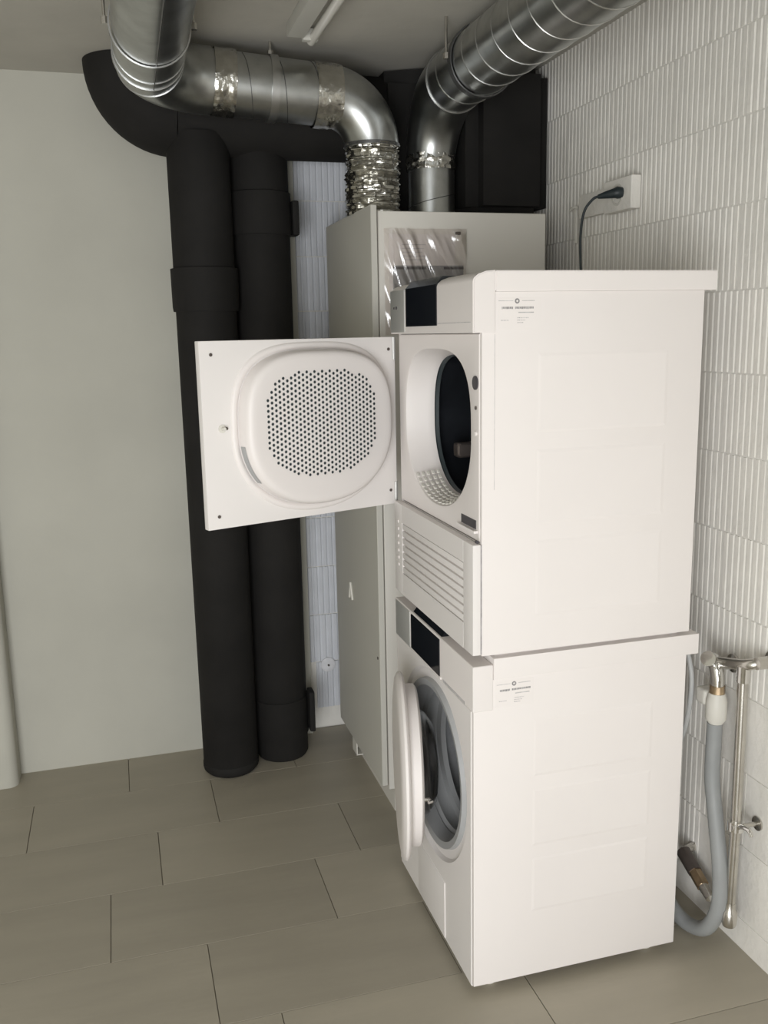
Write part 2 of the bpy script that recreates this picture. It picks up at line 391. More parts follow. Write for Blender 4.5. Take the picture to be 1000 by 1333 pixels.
b = B(); tube(b, [p+Vector((.008, 0, -.0948)) for p in run], .002, 6); obj('long_seam', b, 'seamdark', t, 60)
b = B(); ring_at(b, (-.578, y1-.20, 2.352), (0, 1, 0), .0950, .020, .003, 48)
obj('socket_bead', b, 'seam', t, 50)
for dy in (.27,):
    b = B(); ring_at(b, (-.579, y1-dy, 2.352), (0, 1, 0), .0945, .006, .0025, 48); obj('rolled_bead', b, 'seam', t, 50)
# elbow turning to the right; a lobster-back elbow of five segments
e1 = arc((-.578, y1, 2.352), (0, -1, 0), (1, 0, -.0), .185, 18)
e1 = [v-Vector((0, 0, .012*k/18)) for k, v in enumerate(e1)]
b = B(); tube(b, e1, .095, 48, False); obj('elbow', b, 'galv', t, 50)
for k in (3,):
    b = B(); ring_at(b, e1[k], e1[k+1]-e1[k-1], .0940, .005, .003, 48); obj('elbow_bead', b, 'seam', t, 50)
s0 = Vector(e1[-1]); s1 = Vector((-.035, y1, 2.316))
hr = lin(s0, s1, 8)
b = B(); tube(b, hr, .0905, 48, False); obj('straight_pipe', b, 'galv', t, 50)
b = B(); helix(b, lin(s0.lerp(s1, .25), s0.lerp(s1, .98), 8), .0910, .105, .0014, 5, 1.3); obj('rolled_seam', b, 'seamdark', t, 60)
def tape(p, q, r, jit=.004, par=None):
    bb = B(); fr = lin(p, q, 12); tube(bb, fr, [r]*13, 56, False, jit, None, 70); return obj('foil_tape', bb, 'foil', par, 30)
tape(s0.lerp(s1, .02), s0.lerp(s1, .20), .0955, .004, t)
dn = Vector((.107, y1, 2.0))
e2 = arc((.107, y1, 2.316), (-1, 0, 0), (0, 0, -1), .148, 18)
b = B(); tube(b, e2, [.092-.007*k/18 for k in range(19)], 48, False); obj('elbow', b, 'galv', t, 50)
tape(s1-Vector((.045, 0, 0)), s1+Vector((.035, 0, -.002)), .0945, .004, t)
fx = lin((.107, y1, 2.175), (.107, y1, 1.962), 72)
b = B(); tube(b, fx, [.0830+.0028*math.sin(k*2*PI/5.5)+.0018*math.sin(k*1.9) for k in range(73)], 64, False, .010, None, 50); obj('flexible_hose', b, 'foil', t, 30)
b = B(); ring_at(b, (.107, y1, 2.172), (0, 0, 1), .086, .010, .003, 48); obj('hose_band', b, 'seamdark', t, 50)
cp = s0.lerp(s1, .52)
clamp('pipe clamp hanging by a rod around the middle of the horizontal steel duct', (cp.x, cp.y, cp.z), (1, 0, -.05), .0905, 0, False, 'clamps holding the steel ducts', ((0, 0),))
clamp('pipe clamp ring with two side bolts around the duct at top left', (-.583, .70, 2.353), (0, 1, 0), .096, 0, False, 'clamps holding the steel ducts', ((-.108, 0), (.108, 0)))

x2, y2 = .33, 1.205
t = thing('steel_duct', 'spiral steel duct rising from the cabinet and bending towards the viewer at the right', 'duct', (x2, y2, 1.95), 'galvanised ducts above the cabinet')
b = B(); tube(b, lin((x2, y2, 1.951), (x2, y2, 2.16), 4), .078, 48, False); obj('riser', b, 'galv', t, 50)
b = B(); helix(b, lin((x2, y2, 1.96), (x2, y2, 2.12), 4), .0785, .11, .0014, 5, .4); obj('rolled_seam', b, 'seamdark', t, 60)
tape((x2, y2, 2.115), (x2, y2, 2.165), .081, .006, t)
xe = .345
e3 = arc((x2, y2, 2.352), (0, 0, -1), (xe-x2, -.30, 0), .20, 18)
e3 = [Vector((x2+(xe-x2)*min(1, k/18), v.y, v.z)) for k, v in enumerate(e3)]
b = B(); tube(b, [Vector((x2, y2, 2.14))]+e3, [.079]+[.080+.014*min(1, k/12) for k in range(19)], 48, False); obj('elbow', b, 'galv', t, 50)
run2 = lin(e3[-1], (.350, -2.6, 2.354), 14)
b = B(); tube(b, run2, .094, 48, False); obj('ceiling_run', b, 'galv', t, 50)
b = B(); helix(b, run2, .0943, .105, .0019, 5, .8); obj('rolled_seam', b, 'seam', t, 60)
b = B(); ring_at(b, e3[-1]+Vector((0, .01, 0)), (0, 1, 0), .0935, .010, .004, 48); obj('socket_bead', b, 'seam', t, 50)
clamp('dark pipe clamp with a side bolt around the spiral duct at the right', (.346, .80, 2.352), (0, 1, 0), .0955, 0, True, 'clamps holding the steel ducts', ((-.108, 0),))

# ============================================================ CEILING LAMP
t = thing('ceiling_lamp', 'unlit white fluorescent batten lamp on the ceiling between the ducts', 'lamp', (-.14, .3, H))
b = B(); box(b, -.188, -.138, -.30, .955, 2.425, H, .004); obj('housing', b, 'lampbody', t, 40)
b = B(); cyl(b, (-.108, -.27, 2.432), (-.108, 1.00, 2.432), .013, 20); obj('tube', b, 'tube', t, 40)
for yy in (-.27, .97):
    b = B(); box(b, -.140, -.095, yy-.012, yy+.012, 2.422, 2.455, .004); obj('lamp_holder', b, 'lampbody', t, 40)

# ============================================================ CABINET
cx0, cx1, cy0, cy1 = .034, .604, .902, 1.500
t = thing('drying_cabinet', 'tall cream cabinet behind the stacked machines, both steel ducts entering its top', 'cabinet', ((cx0+cx1)/2, 1.2, 0))
b = B(); box(b, cx0+.023, cx1, cy0, cy1, .085, 1.948, .002, 1); obj('body', b, 'cabinet', t, 40)
b = B(); box(b, cx0, cx0+.020, cy0+.001, cy1, .100, 1.966, .002, 1); dr = obj('door', b, 'cabdoor', t, 40)
b = B()
for s in (-1, 1): tube(b, [(cx0-.004, 1.262, .715), (cx0-.003, 1.262+.022*s, .655)], .004, 6)
obj('hook', b, 'ivory', dr, 40, 'small white hook on the door')
b = B(); cyl(b, (cx0-.002, .925, .545), (cx0+.004, .925, .545), .005, 10); obj('screw', b, 'screw', dr)
b = B(); box(b, cx0+.045, cx0+.060, cy0+.01, cy1-.01, .0, .088); obj('toe_kick', b, 'cabinet', t)
for (x, y) in ((cx0+.09, cy0+.05), (cx0+.09, cy1-.05), (cx1-.07, cy0+.05), (cx1-.07, cy1-.05)):
    b = B(); lathe(b, (x, y, 0), [(0, .0005), (0, .022), (.012, .022), (.016, .012), (.086, .012), (.086, .0005)], 'z', 16); obj('leg', b, 'dark', t, 40)
b = B(); box(b, cx0+.005, cx0+.009, 1.27, 1.33, .045, .10); box(b, cx0+.005, cx0+.045, 1.27, 1.33, .042, .046); obj('bracket', b, 'ivory', t, None, 'white metal bracket under the door')
# document bag on the side panel
t = thing('document_bag', 'clear plastic bag of papers stuck to the side of the cream cabinet', 'bag', (.2, .90, 1.58))
def sheet(x0, x1, z0, z1, y, amp, nx=26, nz=26, freq=18, taper=0):
    bb = B(); g = []
    for j in range(nz+1):
        row = []
        for i in range(nx+1):
            u, v = i/nx, j/nz; x = x0+(x1-x0)*u+taper*(1-v)*(1-2*u); z = z0+(z1-z0)*v
            e = min(1, 8*min(u, 1-u, v, 1-v)+.15)
            d = amp*(.5+noise.noise(Vector((x*freq*1.8+z*freq*.7, z*freq*.35, 1.3))))*e+.5*amp*abs(noise.noise(Vector((x*60+z*26, z*9, 4))))*e
            row.append(bb.verts.new((x, y-max(0, d), z)))
        g.append(row)
    for j in range(nz):
        for i in range(nx): bb.faces.new((g[j][i], g[j][i+1], g[j+1][i+1], g[j+1][i]))
    return bb
b = sheet(.070, .333, 1.585, 1.897, .891, .013, 60, 60); sh = obj('plastic_film', b, 'film', t, 180)
b = B(); box(b, .100, .326, .8975, .9005, 1.60, 1.79); bk = obj('booklet', b, 'greypaper', t)
for xa, xb in ((.100, .205), (.262, .326)):
    b = B(); box(b, xa, xb, .8965, .8975, 1.779, 1.786); obj('cover_stripe', b, 'inkdark', bk)
b = B(); box(b, .088, .30, .8995, .9018, 1.70, 1.882); obj('paper', b, 'paper', t)
b = B()
for k in range(5): box(b, .130, .205-.006*(k % 3), .8988, .8996, 1.850-k*.011, 1.8525-k*.011)
o = obj('print_lines', b, 'inkpale', t); o['kind'] = 'stuff'
b = B(); box(b, .298, .313, .884, .894, 1.880, 1.889, .002); obj('pin', b, 'screw', t)

# ============================================================ WASHING MACHINE
W = .596
t = thing('washing_machine', 'white front-loading washing machine standing on the floor with its round door ajar', 'washing machine', (.28, W/2, 0))
def casing(x0, x1, z0, z1):
    bb = B(); th = .012
    box(bb, x0, x1, 0, th, z0, z1, .0025, 2); box(bb, x0, x1, W-th, W, z0, z1, .0025, 2)
    box(bb, x1-th, x1, th, W-th, z0, z1); box(bb, x0, x1-th, th, W-th, z0, z0+th); box(bb, x0, x1-th, th, W-th, z1-th, z1)
    return bb
def press(xa, xb, za, zb, par):
    bb = B(); e = .008; d = .0009
    o = [(xa, za), (xb, za), (xb, zb), (xa, zb)]; i = [(xa+e, za+e), (xb-e, za+e), (xb-e, zb-e), (xa+e, zb-e)]
    O = [bb.verts.new((x, .0002, z)) for x, z in o]; I = [bb.verts.new((x, -d, z)) for x, z in i]
    for k in range(4): bb.faces.new((O[k], O[(k+1) % 4], I[(k+1) % 4], I[k]))
    bb.faces.new(I)
    return obj('pressed_panel', bb, 'white', par)
cs = obj('casing', casing(.0015, .556, .028, .811), 'white', t, 40)
for za, zb in ((.20, .345), (.375, .525), (.555, .705)): press(.150, .470, za, zb, cs)
b = B(); box(b, .050, .587, -.003, W+.003, .811, .862, .003, 2); obj('lid', b, 'white', t, 40)
for (x, y) in ((.06, .05), (.50, .05), (.06, W-.05), (.50, W-.05)):
    b = B(); lathe(b, (x, y, 0), [(0, .0005), (0, .019), (.010, .020), (.014, .010), (.030, .010)], 'z', 18); obj('foot', b, 'ivory', t, 40)
# front panel with round opening
cy, cz, Rh = .290, .482, .222
hole = [(Rh*math.cos(2*PI*k/96), Rh*math.sin(2*PI*k/96)) for k in range(96)]
ro = recth(cy, cz, hole, .0125, W-.0125, .022, .7355)
def ringp(x, r, s=1): return [(x, cy+r*math.cos(2*PI*k/96), cz+r*math.sin(2*PI*k/96)) for k in range(96)]
b = B(); loft(b, [[(.0495, y, z) for y, z in ro], [(.002, y, z) for y, z in ro],
                  [(0, y+(.002 if y < .02 else -.002 if y > W-.02 else 0), z+(.002 if z < .03 else -.002 if z > .72 else 0)) for y, z in ro], ringp(0, Rh+.030), ringp(.009, Rh+.022), ringp(.012, Rh)])
obj('front_panel', b, 'front', t, 35)
b = B(); loft(b, [ringp(.012, Rh), ringp(-.001, Rh-.003), ringp(.002, Rh-.020), ringp(.020, Rh-.030), ringp(.035, Rh-.032)]); obj('porthole_ring', b, 'gasket', t, 40)
b = B(); loft(b, [ringp(.035, Rh-.026), ringp(.045, Rh-.040), ringp(.062, Rh-.030), ringp(.080, Rh-.032), ringp(.086, Rh-.050), ringp(.10, Rh-.052)]); obj('door_gasket', b, 'gasket', t, 60)
b = B(); loft(b, [ringp(.095, Rh-.050), ringp(.11, .238), ringp(.46, .238), ringp(.47, .06), ringp(.465, .0005)]); dm = obj('drum', b, 'drum', t, 40)
for k in range(3):
    a = PI/2+k*2*PI/3+.5; b = B(); box(b, .13, .45, -.03, .03, 0, .05, .012, 3, Matrix.Translation((0, cy, cz)) @ Matrix.Rotation(a, 4, 'X') @ Matrix.Translation((0, 0, -.236)))
    obj('drum_paddle', b, 'silver', dm, 40)
for a0 in range(3):
    b = B(); fr = [(.14+.30*k/14, cy+.2365*math.cos(1.2+a0*2.1+.05*k), cz+.2365*math.sin(1.2+a0*2.1+.05*k)) for k in range(15)]
    tube(b, fr, .003, 6); obj('drum_groove', b, 'chrome', dm, 40)
# kick flap seams
b = B(); box(b, -.0016, .003, .196, .414, .026, .188, .0012, 2); obj('filter_flap', b, 'front', t, 40)
b = B(); box(b, -.0028, -.0010, .1955, .199, .03, .186); obj('flap_edge', b, 'white', t)
# control panel
b = B(); box(b, -.0005, .0495, -.0015, W+.0015, .737, .847, .004, 3); cp_ = obj('control_panel', b, 'plastic', t, 40)
b = B(); box(b, -.0025, .012, .463, W-.004, .741, .843, .002, 2); obj('detergent_drawer', b, 'silver', cp_, 40, 'silver grey drawer front')
b = B(); bx = [(-.003, .745), (-.003, .838), (.018, .862), (.046, .862), (.046, .745)]
L_ = [b.verts.new((x, .222, z)) for x, z in bx]; R__ = [b.verts.new((x, .449, z)) for x, z in bx]
for k in range(5): b.faces.new((L_[k], R__[k], R__[(k+1) % 5], L_[(k+1) % 5]))
b.faces.new(L_[::-1]); b.faces.new(R__); bmesh.ops.recalc_face_normals(b, faces=b.faces); obj('display', b, 'display', cp_, None, 'glossy black display')
b = B(); box(b, -.001, .003, .05, .20, .7375, .745, .001); obj('grip_recess', b, 'inkpale', cp_)
b = B(); cyl(b, (-.004, .215, .742), (.001, .215, .742), .004, 12); obj('indicator', b, 'white', cp_)
# open door, hinged on the far side; local frame: h = hinge, d = towards the free edge, n = outward
th = math.radians(13.6); hx, hy = -.010, .536; Rd = .240; dz = .482
d = Vector((-math.sin(th), -math.cos(th), 0)); n = Vector((-math.cos(th), math.sin(th), 0))
cen = Vector((hx, hy, dz))+d*Rd
def dring(off, r, N=72): return [cen+n*off+d*(r*math.cos(2*PI*k/N))+Vector((0, 0, r*math.sin(2*PI*k/N))) for k in range(N)]
b = B(); loft(b, [dring(.002, .150), dring(.002, Rd-.018), dring(.004, Rd-.006), dring(.010, Rd), dring(.016, Rd-.002), dring(.022, Rd-.012), dring(.026, Rd-.04), dring(.025, .150), dring(.024, .0005)]); loft(b, [dring(.002, .150), dring(.020, .150), dring(.021, .0005)]); do = obj('door', b, 'plastic', t, 40)
b = B(); loft(b, [dring(.002, .152), dring(-.022, .158), dring(-.030, .166), dring(-.030, .198), dring(-.024, .206), dring(.003, .207)]); obj('inner_rim', b, 'plastic', do, 40)
b = B(); loft(b, [dring(.020, .152), dring(-.02, .150), dring(-.05, .132), dring(-.072, .10), dring(-.080, .05), dring(-.081, .0005)]); obj('glass_bowl', b, 'glass', do, 60)
b = B(); q = cen+d*(Rd-.045); tube(b, [q-n*.022, q-n*.042, q-n*.046+d*.010, q-n*.038+d*.014], .0045, 8); obj('latch_hook', b, 'chrome', do, 40)
b = B(); box(b, -.016, .006, hy-.006, hy+.014, dz-.06, dz+.06, .003); obj('hinge', b, 'silver', t, 40)
# service label
def label_(x, z, par, s=1):
    bb = B(); y0, y1_ = -.0007, -.0003
    box(bb, x-.002, x+.032, y0, y1_, z-.004, z-.0028); box(bb, x+.052, x+.082, y0, y1_, z-.004, z-.0028)
    box(bb, x+.044, x+.080, y0, y1_, z-.029, z-.0268); o2 = obj('label_rules', bb, 'inkpale', par); o2['kind'] = 'stuff'
    bb = B(); random.seed(int(z*100))
    lathe(bb, (x+.041, -.0003, z-.004), [(0, .0055), (-.0008, .0055), (-.0008, .0025), (0, .0025)], 'y', 14)
    xx = x+.006
    while xx < x+.080:
        ww = random.uniform(.0015, .004); box(bb, xx, xx+ww, y0, y1_, z-.020-random.uniform(0, .0008), z-.0158); xx += ww+.0009+(.004 if abs(xx-x-.03) < .002 else 0)
    o2 = obj('label_heading', bb, 'ink', par); o2['kind'] = 'stuff'
    bb = B()
    for k, (a, e, zz) in enumerate(((.042, .066, -.038), (.042, .060, -.043), (.042, .056, -.048), (.004, .022, -.043))):
        xx = x+a
        while xx < x+e: ww = random.uniform(.001, .003); box(bb, xx, xx+ww, y0, y1_, z+zz-.0018, z+zz); xx += ww+.0012
    o2 = obj('label_text', bb, 'inkpale', par); o2['kind'] = 'stuff'
b = B(); box(b, .0545, .150, -.0004, -.0001, .742, .805); lb = obj('service_label', b, 'white', t); label_(.060, .800, lb)

# ============================================================ TUMBLE DRYER
t = thing('tumble_dryer', 'white tumble dryer stacked on the washing machine with its square door wide open', 'tumble dryer', (.28, W/2, .862))
cs = obj('casing', casing(.0212, .560, .870, 1.673), 'white', t, 40)
b = B(); box(b, .06, .54, .02, W-.02, .862, .872); obj('base_frame', b, 'white', t)
for za, zb in ((.95, 1.13), (1.165, 1.335), (1.37, 1.545)): press(.150, .475, za, zb, cs)
# lid with sloping nose
b = B(); pr_ = [(.0505, 1.673), (.560, 1.673), (.590, 1.673), (.590, 1.716), (.0505, 1.716)]
A_ = [b.verts.new((x, -.004, z)) for x, z in pr_]; Z_ = [b.verts.new((x, W+.002, z)) for x, z in pr_]
for k in range(len(pr_)): b.faces.new((A_[k], A_[(k+1) % len(pr_)], Z_[(k+1) % len(pr_)], Z_[k]))
b.faces.new(A_); b.faces.new(Z_); bmesh.ops.recalc_face_normals(b, faces=b.faces)
bmesh.ops.bevel(b, geom=[e for e in b.edges], offset=.002, segments=2, affect='EDGES'); obj('lid', b, 'white', t, 40)
b = B(); pr2 = [(-.0005, 1.588), (.0505, 1.588), (.0505, 1.7168), (.030, 1.7150), (.012, 1.7090), (.002, 1.7010), (-.0005, 1.694)]
A_ = [b.verts.new((x, -.0042, z)) for x, z in pr2]; Z_ = [b.verts.new((x, W+.0022, z)) for x, z in pr2]
for k in range(len(pr2)): b.faces.new((A_[k], A_[(k+1) % len(pr2)], Z_[(k+1) % len(pr2)], Z_[k]))
b.faces.new(A_); b.faces.new(Z_); bmesh.ops.recalc_face_normals(b, faces=b.faces)
bmesh.ops.bevel(b, geom=[e for e in b.edges if abs(e.verts[0].co.y-e.verts[1].co.y) < .001], offset=.0025, segments=2, affect='EDGES'); cp_ = obj('control_panel', b, 'plastic', t, 40)
b = B(); box(b, -.001, .004, .010, .455, 1.610, 1.6115); obj('panel_seam', b, 'inkpale', cp_)
b = B(); box(b, -.0025, .012, .470, W-.004, 1.592, 1.700, .002, 2); obj('condenser_drawer', b, 'silver', cp_, 40, 'silver grey drawer front')
b = B(); cyl(b, (-.0045, .535, 1.655), (-.002, .535, 1.655), .004, 12); cyl(b, (-.0045, .555, 1.655), (-.002, .555, 1.655), .003, 12); obj('button', b, 'inkdark', cp_)
b = B(); bx = [(-.003, 1.606), (-.003, 1.700), (.014, 1.7185), (.046, 1.7185), (.046, 1.606)]
L_ = [b.verts.new((x, .222, z)) for x, z in bx]; R__ = [b.verts.new((x, .455, z)) for x, z in bx]
for k in range(5): b.faces.new((L_[k], R__[k], R__[(k+1) % 5], L_[(k+1) % 5]))
b.faces.new(L_[::-1]); b.faces.new(R__); bmesh.ops.recalc_face_normals(b, faces=b.faces); obj('display', b, 'display', cp_, None, 'glossy black display')
# door surround with the loading opening
cy, cz = .305, 1.360
h1 = selip(.238, .192, 3.0, 2.15, 96); h2 = selip(.198, .178, 3.0, 2.1, 96)
ro = recth(cy, cz, h1, .0125, W-.0125, 1.133, 1.5865)
g = lambda x, s, k=1: [(x, cy+.026+u*k, cz+v*k) for u, v in s]
f = lambda x, s, k=1: [(x, cy+u*k, cz+v*k) for u, v in s]
b = B(); loft(b, [[(.052, y, z) for y, z in ro], [(.022, y, z) for y, z in ro],
                  [(.020, y+(.002 if y < .02 else -.002 if y > W-.02 else 0), z+(.002 if z < 1.14 else -.002 if z > 1.58 else 0)) for y, z in ro],
                  f(.020, h1, 1.03), f(.023, h1, 1.0), f(.050, h1, .965), [(.078, cy+.026+u, cz+v) for u, v in h2], g(.088, h2, .985), g(.098, h2, .985)])
sr = obj('door_surround', b, 'plastic', t, 40)
b = B(); loft(b, [g(.098, h2, .985), g(.102, h2, 1.0), g(.11, h2, .97)]); obj('drum_seal', b, 'cable', sr, 40)
b = B(); loft(b, [g(.108, h2, .97), [(.12, cy+.262*math.cos(2*PI*k/96), cz+.205*math.sin(2*PI*k/96)) for k in range(96)],
                  [(.50, cy+.262*math.cos(2*PI*k/96), cz+.205*math.sin(2*PI*k/96)) for k in range(96)], [(.505, cy+.001*math.cos(2*PI*k/96), cz+.001*math.sin(2*PI*k/96)) for k in range(96)]])
dm = obj('drum', b, 'drumdark', t, 40)
for k in range(3):
    a = PI/2+k*2*PI/3; b = B(); box(b, .14, .48, cy+.20*math.cos(a)-.02, cy+.20*math.cos(a)+.02, cz+.165*math.sin(a)-.02, cz+.165*math.sin(a)+.02, .012, 3); obj('drum_paddle', b, 'screw', dm, 40)
# lint filter grid on the lower slope of the opening
b = B()
for i in range(11):
    for j in range(5):
        tt = math.radians(228+i*6.2); q = j/4*.9
        c, s = math.cos(tt), math.sin(tt)
        n_ = 2.15; e = 2/n_
        u1_, v1_ = math.copysign(abs(c)**e, c), math.copysign(abs(s)**e, s)
        # position along the funnel, from the outer edge to the drum edge; the far side lies at +y
        x = .030+.050*q; k_ = 1.0-.03*q
        yy = cy-u1_*(.236-(.236-.190)*q)*k_; zz = cz+v1_*(.190-(.190-.179)*q)*k_
        bb = Matrix.Translation((x, yy, zz+.003)) @ Matrix.Rotation(-(tt+PI/2), 4, 'X')
        box(b, -.0042, .0042, -.0062, .0062, -.0025, .002, .001, 1, bb)
o = obj('lint_filter', b, 'ivory', sr, 40); o['kind'] = 'stuff'
b = B(); cyl(b, (.0165, .032, 1.482), (.022, .032, 1.482), .0125, 20); ring_at(b, (.019, .032, 1.482), (1, 0, 0), .012, .004, .003, 20); obj('door_lock', b, 'inkdark', sr, 40)
b = B(); cyl(b, (.0175, .030, 1.428), (.022, .030, 1.428), .004, 12); obj('door_switch', b, 'screw', sr)
b = B(); cyl(b, (.0165, .030, 1.372), (.022, .030, 1.372), .005, 12); obj('bumper', b, 'white', sr)
b = B(); box(b, .0185, .022, .030, .120, 1.158, 1.178, .001); nt_ = obj('flap_opening', b, 'inkdark', sr)
b = B(); box(b, .010, .022, .020, .130, 1.150, 1.1565, .002, 2); obj('flap_lip', b, 'white', sr)
# lower grille flap, 2 cm proud of the surround
gz0, gz1 = .873, 1.129; s0_, s1_ = .935, 1.078
b = B(); box(b, 0, .019, 0, .060, gz0, gz1, .0025); box(b, 0, .019, .525, W, gz0, gz1, .0025)
box(b, 0, .019, .060, .525, gz0, s0_); box(b, 0, .019, .060, .525, s1_, gz1); box(b, .008, .019, .060, .525, s0_, s1_)
gp = obj('grille_flap', b, 'front', t, 40)
for k in range(7):
    z = s0_+(s1_-s0_)*(k+.5)/7
    b = B(); box(b, .0005, .010, .060, .525, z-.0080, z+.0080, .003, 2); obj('louvre', b, 'front', gp, 40)
for k in range(7):
    z = s0_+.012+(s1_-s0_)*(k+.35)/7; b = B(); box(b, -.002, .002, .556, .568, z-.004, z+.004, .001); obj('vent_glint', b, 'white', gp)  # white blocks stand in for light glinting through the vent perforations
b = B(); cyl(b, (.010, -.002, 1.136), (.010, .004, 1.136), .004, 10); obj('flap_pivot', b, 'inkdark', t)
b = B(); box(b, .022, .048, .0125, W-.0125, .883, 1.130); obj('flap_frame', b, 'white', t)
b = B(); box(b, .0500, .0509, -.0003, .001, 1.25, 1.585); obj('side_seam', b, 'inkpale', t)
b = B(); box(b, .0200, .0215, -.0008, .004, .875, 1.128); obj('flap_gap', b, 'inkpale', t)
# open door: local frame u from the hinge to the free edge, v up, p out of the inner face (towards the viewer)
ang = math.radians(71.0); DH = Vector((.014, .612, 1.118)); du = Vector((-math.sin(ang), -math.cos(ang), 0)); dp = Vector((math.cos(ang), -math.sin(ang), 0))
dp = Vector((-du.y, du.x, 0)); 
if dp.y > 0: dp = -dp
MD = Matrix(((du.x, 0, dp.x, DH.x), (du.y, 0, dp.y, DH.y), (0, 1, 0, DH.z), (0, 0, 0, 1)))   # (u, v, p) -> world
DW, DHt = .578, .463
def dpt(u, v, p): return MD @ Vector((u, v, p))
def outl(bm): bmesh.ops.recalc_face_normals(bm, faces=bm.faces); return bm
b = B(); box(b, 0, DW, 0, DHt, -.022, 0, .003, 2, MD); door = obj('door', outl(b), 'front', t, 40)
bu, bv = .262, .236
so = lambda k, p, a=.212, c=.190: [dpt(bu+x+(0), bv+y, p) for x, y in [(q[0]*(a+k)/a, q[1]*(c+k)/c) for q in selip(a, c, 3.0, 2.2, 96)]]
b = B(); loft(b, [so(.030, -.001), so(.028, .004), so(.022, .006), so(.016, .005), so(.012, .001)]); obj('rim_bead', outl(b), 'plastic', door, 50)
b = B(); loft(b, [so(.010, -.001), so(.008, .034), so(.005, .043), so(-.001, .048), so(-.010, .050), so(-.022, .0497), so(-.10, .0495)], False, True); boss = obj('filter_cover', outl(b), 'plastic', door, 35)
# perforated plate: hexagonal cells with real holes over dark backing
hb = B(); db = B(); py = .0131; px_ = py*math.sqrt(3)/2; ha, hc = .170, .134; rh = .0043; ch = py/math.sqrt(3)
gu, gv = .266, .250
for i in range(-18, 19):
    for j in range(-13, 14):
        u = i*px_; v = j*py+(py/2 if i % 2 else 0)
        nn = 3.0 if v > 0 else 2.5
        if abs(u/ha)**nn+abs(v/hc)**nn > 1: continue
        oc = [hb.verts.new(dpt(gu+u+ch*math.cos(PI/3*k), gv+v+ch*math.sin(PI/3*k), .0508)) for k in range(6)]
        ic = [hb.verts.new(dpt(gu+u+rh*math.cos(PI/3*k), gv+v+rh*math.sin(PI/3*k), .0508)) for k in range(6)]
        il = [hb.verts.new(dpt(gu+u+rh*math.cos(PI/3*k), gv+v+rh*math.sin(PI/3*k), .0497)) for k in range(6)]
        for k in range(6):
            m_ = (k+1) % 6; hb.faces.new((oc[k], oc[m_], ic[m_], ic[k])); hb.faces.new((ic[k], ic[m_], il[m_], il[k]))
        dc = [db.verts.new(dpt(gu+u+rh*1.15*math.cos(PI/3*k), gv+v+rh*1.15*math.sin(PI/3*k), .0499)) for k in range(6)]
        db.faces.new(dc)
bmesh.ops.remove_doubles(hb, verts=hb.verts, dist=1e-5)
o = obj('perforated_grille', hb, 'plastic', door); o['kind'] = 'stuff'
o = obj('grille_holes', db, 'cable', door); o['kind'] = 'stuff'
# slot in the left flank of the cover
b = B(); ca = []
for k in range(9):
    tt = math.radians(-8-30*k/8); c, s = math.cos(tt), math.sin(tt); e = 2/2.2
    ca.append(((.212+.0105)*abs(c)**e, -(.190+.0105)*abs(s)**e))
r0 = [b.verts.new(dpt(bu+u+.0, bv+v, .006)) for u, v in ca]; r1 = [b.verts.new(dpt(bu+u-.001, bv+v, .028)) for u, v in ca]
for k in range(8): b.faces.new((r0[k], r0[k+1], r1[k+1], r1[k]))
obj('flank_slot', b, 'gasket', door)
for (u, v) in ((.022, .430), (.022, .040), (.548, .430), (.548, .032)):
    b = B(); cyl(b, dpt(u, v, -.001), dpt(u, v, .002), .0042, 12); obj('screw', b, 'screw', door)
b = B(); cyl(b, dpt(.528, .250, -.001), dpt(.528, .250, .003), .010, 16); cyl(b, dpt(.528, .250, .002), dpt(.528, .250, .016), .0045, 12); obj('latch_pin', b, 'ivory', door, 40)
b = B(); cyl(b, dpt(.517, .250, 0), dpt(.517, .250, .004), .004, 10); obj('screw', b, 'screw', door)
for z in (1.15, 1.55):
    b = B(); cyl(b, (.010, .612, z-.03), (.010, .612, z+.03), .006, 12); obj('hinge', b, 'silver', t, 40)
b = B(); box(b, .0575, .156, -.0004, -.0001, 1.595, 1.660); lb = obj('service_label', b, 'white', t); label_(.060, 1.657, lb)

# ============================================================ WALL OUTLET, CABLE
t = thing('wall_outlet', 'white surface-mounted wall outlet on the ribbed wall above the dryer', 'outlet', (.70, .62, 1.92))
b = B(); box(b, .692, .7235, .548, .70, 1.922, 2.012, .005, 3); obj('housing', b, 'brick', t, 40)
b = B(); box(b, .706, .7235, .702, .88, 1.930, 2.000, .004, 2); obj('junction_box', b, 'brick', t, 40)
b = B(); lathe(b, (.6915, .622, 1.967), [(.0, .030), (-.002, .030), (-.002, .024), (.004, .022), (.004, .0005)], 'x', 24); obj('socket', b, 'ivory', t, 40)
b = B(); tube(b, crom([(.706, .884, 1.965), (.700, .900, 1.968), (.700, .925, 1.962)], 4), .005, 8); cyl(b, (.712, .905, 1.965), (.712, .905, 1.86), .005, 8); obj('conduit_stub', b, 'ivory', t, 40)
t = thing('power_cable', 'black power cable plugged into the wall outlet, dropping behind the dryer', 'cable', (.6, .62, 1.7))
b = B(); tube(b, [(.694, .600, 1.970), (.680, .603, 1.970), (.674, .606, 1.969), (.655, .625, 1.966), (.640, .640, 1.963)], [.015, .017, .014, .010, .006], 16); obj('plug', b, 'cable', t, 40)
b = B(); tube(b, crom([(.645, .636, 1.964), (.630, .650, 1.958), (.612, .668, 1.925), (.604, .672, 1.86), (.604, .668, 1.78), (.606, .655, 1.68), (.612, .62, 1.4), (.610, .55, 1.2)], 8), .0038, 10); obj('cord', b, 'cable', t, 60)

